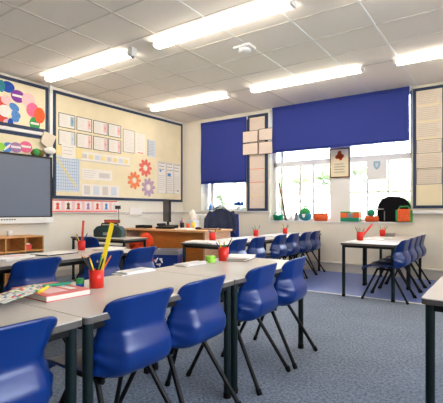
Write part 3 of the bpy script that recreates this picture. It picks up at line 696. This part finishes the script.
# yellow ruler leaning in the pot: direction in the view = right and up
s_, c_ = math.sin(math.radians(34.6)), math.cos(math.radians(34.6))
Rv = Vector((c_, s_, 0)); Fv = Vector((-s_, c_, 0)); Uv = Vector((0, 0, 1))
def stick(x, y, z, p0, d, L, w, th, mm, name, label, cat, marks=None):
    d = d.normalized(); side = d.cross(Fv).normalized(); nrm = d.cross(side).normalized()
    mt = Matrix((( side.x, nrm.x, d.x, 0), (side.y, nrm.y, d.y, 0), (side.z, nrm.z, d.z, 0), (0, 0, 0, 1)))
    m = MB().box((-w/2, -th/2, 0), (w/2, th/2, L), mm, mt)
    if marks:
        for k in range(int(L/.01)): m.box((w/2-.003-(.005 if k % 5 == 0 else .002), -th/2-.0006, .004+k*.01), (w/2-.001, -th/2+.001, .0055+k*.01), marks, mt)
    o = m.build(name); o.location = (x+p0.x, y+p0.y, z+p0.z); return tag(o, label, cat)
stick(x, y, TZ, Rv*.004+Vector((0, 0, .01)), Rv*.24+Uv, .31, .021, .003, 'yellow', 'ruler', 'long yellow ruler leaning out of the foreground red pot', 'ruler', 'olive')
pencil_pot(223.5, 260.5, 'red pot on the far foreground table beside the lime pot', .04, .1, 7, seed=5)
x, y = pencil_pot(81.5, 250, 'red pot on the second row with a tall red stick', .036, .088, 4, seed=6)
stick(x, y, TZ, Vector((.0, 0, .01)), Rv*.07+Uv, .27, .02, .004, 'coral', 'ruler', 'tall red ruler standing in the pot on the second row', 'ruler')
pencil_pot(212.5, 240.5, 'red pot in front of the teacher desk end', .043, .1, 6, seed=7)
pencil_pot(256, 236.2, 'red pot on the middle of the far row, left of the gap between chairs', .04, .095, 5, seed=8)
pencil_pot(285.2, 233.7, 'small red pot on the far table below the green basket', .04, .09, 4, seed=9)
x, y = pencil_pot(360, 240.2, 'red pot on the near right hand table', .042, .105, 6, seed=10)
stick(x, y, TZ, Vector((0, 0, .02)), Rv*.85+Uv, .24, .028, .004, 'coral', 'ruler', 'red ruler slanting out of the pot on the near right hand table', 'ruler')
pencil_pot(382.5, 236.2, 'red pot on the far right hand table', .042, .095, 5, seed=11)
def lidpot(px, py, lidm, bodym, label, r, h, hl):
    x, y = ZP(px, py); t = thing('lidded_pot', label, 'pot', (x, y, TZ))
    MB().lathe([(0, 0), (r*.93, 0), (r, h-hl), (0, h-hl)], bodym, n=22).build('body', t)
    MB().lathe([(r*1.05, h-hl-.003), (r*1.05, h), (r*.95, h+.003), (0, h+.003)], lidm, n=22).build('lid', t)
lidpot(80, 286.5, 'green', 'royal', 'small round blue sharpener pot with a green lid beside the red book', .019, .036, .018)
lidpot(210.5, 262.5, 'lime', 'lime', 'lime green lidded pot beside the red pot', .034, .045, .015)
def papers(px, py, w, d, label, rot=0, n=3, th=.0022, base='paper', extra=None, z=TZ, name='papers', cat='papers'):
    x, y = ZP(px, py, z); t = thing(name, label, cat, (x, y, z), rot); rnd = random.Random(int(px*7+py))
    for k in range(n):
        m = MB(); a = rnd.uniform(-.2, .2); mt = Matrix.Translation((rnd.uniform(-.02, .02), rnd.uniform(-.02, .02), 0)) @ Matrix.Rotation(a, 4, 'Z')
        m.box((-w/2, -d/2, k*th), (w/2, d/2, (k+1)*th), base if k < n-1 or not extra else base, mt)
        for q in range(5): m.box((-w*.4, -d*.38+q*d*.17, (k+1)*th), (w*.3, -d*.36+q*d*.17, (k+1)*th+.0003), 'line_pale', mt)
        if extra and k == n-1: m.box((-w*.2, -d*.1, (k+1)*th), (w*.35, d*.3, (k+1)*th+.0006), extra, mt)
        m.build('sheet', t)
    return t
papers(134, 272.5, .10, .22, 'loose white papers on the foreground table beyond the yellow ruler', .1, 4, .004, extra='paper_blue')
papers(190, 265, .10, .2, 'white sheets on the foreground table just left of the lime pot', 0, 4, .004, extra='line_pale')
papers(10, 259, .2, .3, 'papers at the left edge of the second row', .3, 4, .005, extra='pale_pink')
papers(108, 249, .2, .28, 'papers on the second row beside the ruler', .2, 3, .004)
papers(240, 240, .24, .3, 'white papers behind the near chairs of the far middle row', .1, 4, .003)
papers(201, 243.2, .3, .24, 'white papers on the near corner of the far middle row', .2, 5, .005)
papers(272, 236, .24, .3, 'white papers on the far middle row beyond the red pot', .2, 3, .003)
papers(374, 239.5, .26, .3, 'white papers on the near right hand table', .2, 3, .003)
papers(353, 242.3, .2, .14, 'small white sheet at the front corner of the right hand table', 0, 2, .003)
papers(382, 238.3, .22, .26, 'white papers between the two pots of the right hand tables', 0, 3, .003)
# tablet / dark folder on second row
x, y = ZP(55, 254)
t = thing('folder', 'black edged white folder lying on the second row', 'folder', (x, y, TZ), .1)
MB().box((-.11, -.16, 0), (.11, .16, .008), 'black_plastic').build('cover', t, bevel=.002); MB().box((-.1, -.15, .008), (.1, .15, .011), 'paper').build('sheet', t)
def book(x, y, z, w, d, h, cover, label, rot, deco=None):
    t = thing('book', label, 'book', (x, y, z), rot)
    MB().box((-w/2, -d/2, 0), (w/2, d/2, .003), cover).box((-w/2, -d/2, h-.003), (w/2, d/2, h), cover).box((-w/2, -d/2, .003), (-w/2+.003, d/2, h-.003), cover).build('cover', t)
    MB().box((-w/2+.003, -d/2+.004, .003), (w/2-.004, d/2-.004, h-.003), 'pages').build('pages', t)
    if deco: MB().box((-w*.3, -d*.35, h), (w*.35, d*.1, h+.0006), deco).box((-w*.3, d*.2, h), (w*.3, d*.35, h+.0006), 'paper').build('cover_print', t)
    return t
book(-1.665, 1.075, TZ, .30, .21, .026, 'book_red', 'thick red book lying on the foreground table', math.radians(-3), 'pale_pink')
book(-1.68, 2.66, TZ, .2, .26, .016, 'brown', 'brown book at the bottom of the stack right of the far red pot', .2)
book(-1.67, 2.67, TZ+.016, .2, .25, .012, 'paper', 'white exercise book on top of the brown book', .35)
# crinkled colourful packet and pens on the book
t = thing('plastic_wallet', 'crinkled clear plastic wallet with coloured print lying over the red book', 'wallet', (-1.66, .92, TZ+.024), math.radians(118))
def wal(u, v):
    return ((u-.5)*.36, (v-.5)*.13, .006+.006*math.sin(u*17+v*5)*math.sin(v*PI)+.008*math.sin(v*PI)*math.sin(u*PI))
m = MB()
rnd = random.Random(4); nu, nv = 28, 11
for j in range(nv):
    for i in range(nu):
        q = rnd.random(); mm = 'clear_plastic' if q < .55 else 'coral' if q < .68 else 'paper_yellow' if q < .8 else 'green' if q < .86 else 'line_grey'
        u0, u1, v0, v1 = i/nu, (i+1)/nu, j/nv, (j+1)/nv
        m.add([wal(u0, v0), wal(u1, v0), wal(u1, v1), wal(u0, v1)], [(0,1,2,3)], mm, True)
m.build('wallet_sheet', t, solid=.0015)
for k, (mm, l, dx, dy) in enumerate([('emerald', 'teal pen tucked under the plastic wallet edge', .05, .07), ('yellow', 'yellow highlighter beside the plastic wallet', .1, -.02)]):
    o = MB().tube([(-.06, 0, .008), (.05, .01, .008), (.062, .011, .008)], [.007, .007, .004], mm, 8).build('pen'); o.location = (-1.72+dx, 1.04+dy, TZ+.028); o.rotation_euler = (0, 0, 1.2+k); tag(o, l, 'pen')
# metal tin on far right table
x, y = ZP(391, 236.3); t = thing('tin', 'small metal tin on the far right hand table', 'tin', (x-.02, y, TZ))
MB().box((-.07, -.05, 0), (.07, .05, .035), 'steel').build('body', t, bevel=.005); MB().box((-.072, -.052, .035), (.072, .052, .045), 'steel').build('lid', t, bevel=.004)

# ------------------------------------------------------------------ teacher's desk and things on it
DZ = .72
t = thing('teacher_desk', 'wooden teacher desk with a panelled front below the left window', 'desk', (-4.33, 5.0, 0))
MB().box((-.86, -.36, DZ-.03), (.84, .36, DZ), 'desk_top').build('desktop', t, bevel=.004)
MB().box((-.5, -.31, .04), (.8, -.285, DZ-.03), 'desk_front').build('modesty_panel', t)
MB().box((.79, -.33, 0), (.82, .33, DZ-.03), 'desk_end_lit').build('end_panel', t)
MB().box((-.82, -.33, 0), (-.79, .33, DZ-.03), 'desk_end_lit').build('end_panel', t)
dp = MB().box((.4, -.25, .1), (.785, .3, DZ-.035), 'wood_dark').build('drawer_unit', t)
for k in range(3):
    d = MB().box((.41, .3, .12+k*.19), (.775, .318, .29+k*.19), 'wood').build('drawer', dp)
# monitor
t = thing('monitor', 'black desktop monitor seen edge on, on the teacher desk', 'monitor', (-4.62, 5.10, DZ), math.radians(147))
MB().box((-.2, -.02, .10), (.2, .015, .46), 'black_plastic').build('casing', t, bevel=.006)
MB().box((-.185, .015, .115), (.185, .018, .445), 'black_plastic').build('display', t)
MB().tube([(0, -.02, .01), (0, -.02, .2)], .02, 'black_plastic').build('stand', t)
MB().lathe([(0, 0), (.1, 0), (.1, .01), (0, .016)], 'black_plastic').build('foot', t)
t = thing('desk_phone', 'black office telephone on the teacher desk below the monitor', 'telephone', (-4.42, 4.88, DZ), .1)
MB().prism([(-.1, 0), (.1, 0), (.1, .06), (-.1, .03)], 'x', -.15, .15, 'black_plastic').build('body', t, bevel=.006)
MB().box((-.14, -.09, .045), (-.08, .09, .085), 'black_plastic').build('handset', t, bevel=.012)
t = thing('letter_tray', 'flat dark tray at the left end of the teacher desk', 'tray', (-4.85, 4.8, DZ), 0)
MB().box((-.11, -.08, 0), (.11, .08, .008), 'black_plastic').box((-.11, -.08, .008), (-.1, .08, .05), 'black_plastic').box((.1, -.08, .008), (.11, .08, .05), 'black_plastic').box((-.1, .07, .008), (.1, .08, .05), 'black_plastic').build('tray', t)
o = MB().lathe([(0, 0), (.032, 0), (.032, .1), (.028, .1), (.026, .01), (0, .01)], 'black_plastic').build('pen_holder'); o.location = (-4.16, 4.95, DZ); tag(o, 'black pen holder in the middle of the teacher desk', 'holder')
for k in range(4):
    o2 = MB().tube([(0, 0, .012), (.02*math.cos(k*1.7), .02*math.sin(k*1.7), .17)], .004, ['yellow', 'coral', 'steel', 'royal'][k], 6).build('pen'); o2.location = (-4.16, 4.95, DZ); tag(o2, ['yellow', 'red', 'silver', 'blue'][k]+' pen standing in the black holder on the teacher desk', 'pen')
t = thing('tissue_box', 'box with white tissues puffing out, on the teacher desk', 'tissues', (-4.12, 5.16, DZ))
MB().box((-.07, -.07, 0), (.07, .07, .13), 'paper_blue').build('box', t, bevel=.004)
MB().ellipsoid((0, 0, .20), (.07, .05, .09), 'paper', 14, 10, wob=.09).build('tissue', t)
for k, (x, y, mm, l, r, h) in enumerate([(-4.02, 4.92, 'orange', 'orange beaker beside the tissue box', .03, .09), (-3.96, 4.98, 'yellow', 'yellow beaker beside the tissue box', .025, .11), (-4.30, 5.1, 'lilac', 'lilac beaker left of the pen holder', .03, .13), (-4.36, 5.18, 'paper_warm', 'cream mug behind the black telephone', .04, .12)]):
    o = MB().lathe([(0, 0), (r*.85, 0), (r, h), (r*.9, h), (r*.78, .006), (0, .006)], mm, n=16).build('beaker'); o.location = (x, y, DZ); tag(o, l, 'cup')
t = thing('mouse', 'black computer mouse at the right end of the teacher desk', 'mouse', (-3.83, 4.93, DZ))
MB().ellipsoid((0, 0, .016), (.06, .035, .022), 'black_plastic', 14, 8).build('body', t)
o = MB().box((-.15, -.05, 0), (.15, .05, .012), 'brown').build('notebook'); o.location = (-3.62, 4.98, DZ); tag(o, 'thin brown notebook at the right end of the teacher desk', 'notebook')
o = MB().box((-.12, -.1, 0), (.12, .1, .02), 'paper').build('notebook'); o.location = (-3.98, 4.80, DZ); tag(o, 'white notebook by the front edge of the teacher desk', 'notebook')

# swivel chair with jacket
t = thing('swivel_chair', 'blue swivel chair behind the teacher desk under a grey jacket', 'chair', (-4.02, 5.78, 0), math.radians(200))
MB().box((-.23, -.22, .42), (.23, .24, .50), 'seat_blue').build('seat', t, bevel=.03)
MB().grid(lambda u, v: ((u-.5)*(.52-.04*v)-.03, -.24-.05*v+.03*(2*u-1)**2, .54+.41*v), 12, 12, 'seat_blue').build('backrest', t, solid=.05, bevel=.015)
MB().tube([(0, -.2, .44), (0, -.29, .46), (0, -.3, .7)], .02, 'black_plastic').build('back_bar', t)
MB().tube([(0, 0, .08), (0, 0, .42)], .028, 'black_metal').build('gas_lift', t)
for k in range(5):
    a = 2*PI*k/5; l = MB().tube([(0, 0, .1), (.27*math.cos(a), .27*math.sin(a), .06)], [.025, .015], 'black_plastic').build('base_spoke', t)
    MB().ellipsoid((.27*math.cos(a), .27*math.sin(a), .026), (.026, .026, .026), 'rubber', 10, 8).build('castor', l)
def jk(u, v):
    # draped over the top of the backrest: u across, v from front hem over the top to rear hem
    s = 2*u-1; p = (v-.5)*2; fall = abs(p)
    w_ = .19+.10*fall**.7
    yy = -.29+(.055+.02*fall)*math.sin(p*PI/2)*1.6+.02*math.sin(s*9+p*3)*fall
    zz = 1.045-.40*max(0, fall-.12)-.10*abs(s)**2.2+.015*math.sin(s*7)*fall
    return (s*w_+.05, yy, zz)
jo = MB().grid(jk, 26, 26, 'jacket').build('jacket'); jo.location = (-4.02, 5.78, 0); jo.rotation_euler = (0, 0, math.radians(200))
md = jo.modifiers.new('solid', 'SOLIDIFY'); md.thickness = .022; tag(jo, 'grey blue jacket draped over the swivel chair back', 'jacket')
cl = MB().grid(lambda u, v: (-.02+u*.2, -.30+(v-.5)*.16, 1.075+.018*math.sin(v*PI)-.05*abs(2*u-1)**2), 12, 6, 'jacket_trim').build('collar', jo, solid=.015)
for sx in (-1, 1):
    MB().tube([(sx*.19+.05, -.30, .98), (sx*.25+.05, -.25, .85), (sx*.26+.05, -.22, .66)], [.045, .055, .045], 'jacket', 12).build('sleeve', jo)

# recycling bin
t = thing('recycling_bin', 'blue recycling bin with a white arrow mark in front of the teacher desk', 'bin', (-3.76, 4.18, 0))
def ring(r0, z): return r0, z
m = MB(); n = 4
def sq(w, d, z): return [(-w, -d, z), (w, -d, z), (w, d, z), (-w, d, z)]
vs = sq(.13, .11, 0)+sq(.175, .145, .46)+sq(.16, .13, .46)+sq(.12, .1, .02)
fs = [(3,2,1,0)]+[(a+i, a+(i+1) % 4, a+4+(i+1) % 4, a+4+i) for a in (0, 4, 8) for i in range(4)]+[(12,13,14,15)]
m.add(vs, fs, 'bin_blue').build('body', t, bevel=.008)
MB().add([(v[0]*1.03, v[1]*1.03, v[2]) for v in sq(.175, .145, .42)+sq(.178, .148, .48)+sq(.15, .12, .48)+sq(.15, .12, .44)], [(a+i, a+(i+1) % 4, a+4+(i+1) % 4, a+4+i) for a in (0, 4, 8) for i in range(4)]+[(0,1,13,12),(1,2,14,13),(2,3,15,14),(3,0,12,15)], 'line_grey').build('liner', t)
def recyc(t, cx, cz, R):
    m = MB(); cyy = -.155
    for k in range(3):
        a = 2*PI*k/3+PI/2
        pts = []
        for (r, b) in [(R, a+.25), (R*.98, a+1.25), (R*1.25, a+1.2), (R*.8, a+1.9), (R*.42, a+1.1), (R*.66, a+1.2), (R*.62, a+.35)]:
            pts.append((cx+r*math.cos(b), cz+r*math.sin(b)))
        m.prism(pts, 'y', cyy-.006, cyy+.012, 'paper')
    return m.build('recycling_mark', t)
recyc(t, -.085, .33, .055)
t.rotation_euler = (0, 0, math.radians(25))
# red orange bean bag
t = thing('bean_bag', 'crumpled red orange bag heaped at the left end of the teacher desk', 'bag', (-4.54, 4.44, 0))
MB().ellipsoid((0, 0, .29), (.24, .14, .29), 'red_orange', 22, 16, wob=.03).build('body', t)
MB().ellipsoid((.10, .0, .54), (.11, .1, .13), 'red_orange', 18, 12, wob=.05).ellipsoid((-.09, -.02, .50), (.12, .1, .08), 'red_orange', 18, 12, wob=.06).build('neck', t)

# ------------------------------------------------------------------ radio on side table
x, y = -4.62, 3.90
t = thing('radio', 'dark green rounded portable radio on the left side table', 'radio', (x, y, TZ), math.radians(20))
pr = [(-.22, .02), (-.2, 0), (.2, 0), (.22, .02), (.22, .1), (.17, .15), (.08, .17), (-.08, .17), (-.17, .15), (-.22, .1)]
MB().prism(pr, 'y', -.07, .08, 'cd_green').build('body', t, bevel=.012)
for s in (-1, 1): MB().prism([(s*.14+.05*math.cos(2*PI*q/16), .075+.05*math.sin(2*PI*q/16)) for q in range(16)], 'y', -.08, -.069, 'graphite').build('speaker', t)
MB().box((-.06, -.078, .03), (.06, -.069, .07), 'line_grey').build('panel', t)
MB().tube([(-.14, 0, .14), (-.12, 0, .19), (.12, 0, .19), (.14, 0, .14)], .01, 'black_plastic', 8).build('handle', t)
o = MB().box((-.1, -.045, 0), (.1, .045, .045), 'brown').box((-.095, -.046, .01), (.095, -.044, .035), 'coral').build('pencil_case'); o.location = (x+.02, y+.03, TZ+.201); o.rotation_euler = (0, 0, .35); tag(o, 'red brown pencil case lying on top of the radio', 'case')
t = thing('storage_crate', 'grey storage crate under the side table with the radio', 'crate', (-4.80, 3.90, 0))
MB().box((-.3, -.16, 0), (.3, .16, .01), 'graphite').box((-.3, -.16, .01), (.3, -.145, .48), 'graphite').box((-.3, .145, .01), (.3, .16, .48), 'graphite').box((-.3, -.145, .01), (-.285, .145, .48), 'graphite').box((.285, -.145, .01), (.3, .145, .48), 'graphite').build('body', t, bevel=.004)
MB().box((-.31, -.17, .48), (.31, .17, .5), 'black_plastic').build('rim', t, bevel=.004)

# ------------------------------------------------------------------ pigeonhole unit under the screen
t = thing('pigeonhole_unit', 'pine pigeonhole unit with open compartments below the big screen', 'shelf', (LX+.02, 2.3, 0))
D = .36; y0, y1, H = -.28, .965, .665; tk = .018
MB().box((0, y0, H-tk), (D+.005, y1, H), 'wood').build('top', t, bevel=.002)
for a in (y0, y1-tk): MB().box((0, a, 0), (D, a+tk, H-tk), 'wood').build('side_panel', t)
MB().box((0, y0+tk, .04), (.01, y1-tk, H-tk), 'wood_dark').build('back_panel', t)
for z in (.05, .27, .46): MB().box((.01, y0+tk, z), (D, y1-tk, z+tk), 'wood').build('shelf', t)
k = 1
while y1-.26*k > y0+.1:
    MB().box((.01, y1-.26*k-tk/2, .068), (D-.004, y1-.26*k+tk/2, H-tk), 'wood').build('divider', t); k += 1
for k, (yy, zz, mm, cn) in enumerate([(2.3+.965-.26-.135, .288, 'teal', 'bright blue tray in the pigeonhole unit, second column'), (2.3+.965-.135, .288, 'sky_blue', 'light blue tray in the pigeonhole unit, end column'), (2.3+.965-.52-.135, .288, 'teal', 'bright blue tray in the pigeonhole unit, third column')]):
    o = MB().box((0, -.105, 0), (.3, .105, .14), mm).build('tray', bevel=.01); o.location = (LX+.05, yy, zz+.001); tag(o, cn, 'tray', 'trays in the pigeonhole unit')
o = MB().box((0, -.05, 0), (.16, .05, .07), 'coral').box((.02, -.04, .07), (.14, .04, .085), 'paper').build('book'); o.location = (LX+.18, 3.06, .479); tag(o, 'red books in the end pigeonhole', 'book')
o = MB().lathe([(0, 0), (.032, 0), (.035, .075), (.03, .075), (.028, .006), (0, .006)], 'white', n=18).build('cup'); o.location = (LX+.22, 2.97-.09, .666); tag(o, 'white paper cup on top of the pigeonhole unit', 'cup')
o = MB().lathe([(0, 0), (.045, 0), (.05, .03), (.015, .04), (.015, .08), (0, .08)], 'green', n=18).build('pot'); o.location = (LX+.22, 2.66, .666); tag(o, 'pale green pot on top of the pigeonhole unit at the left edge', 'pot')

# ------------------------------------------------------------------ world, camera, view
W = bpy.data.worlds.new('World'); sc.world = W; W.use_nodes = True
nt = W.node_tree; bg = nt.nodes['Background']
sky = nt.nodes.new('ShaderNodeTexSky'); sky.sky_type = 'NISHITA'; sky.sun_disc = False; sky.sun_elevation = math.radians(40); sky.sun_rotation = math.radians(200); sky.air_density = 1; sky.dust_density = 4
mx = nt.nodes.new('ShaderNodeMixRGB'); mx.inputs[0].default_value = .85; mx.inputs[2].default_value = (1, 1, 1.02, 1)
nt.links.new(sky.outputs[0], mx.inputs[1]); nt.links.new(mx.outputs[0], bg.inputs['Color']); bg.inputs['Strength'].default_value = 5.5

cam = bpy.data.cameras.new('Camera'); co = bpy.data.objects.new('Camera', cam); C.objects.link(co)
co.location = (0, 0, 1); co.rotation_euler = (PI/2, 0, math.radians(34.6))
cam.sensor_fit = 'HORIZONTAL'; cam.sensor_width = 36; cam.lens = 36*411/443; cam.shift_y = 9.5/443; cam.clip_start = .05
sc.camera = co
sc.view_settings.view_transform = 'Standard'; sc.view_settings.look = 'None'; sc.view_settings.gamma = 1; sc.view_settings.use_curve_mapping = False
sc.view_settings.exposure = 1.0
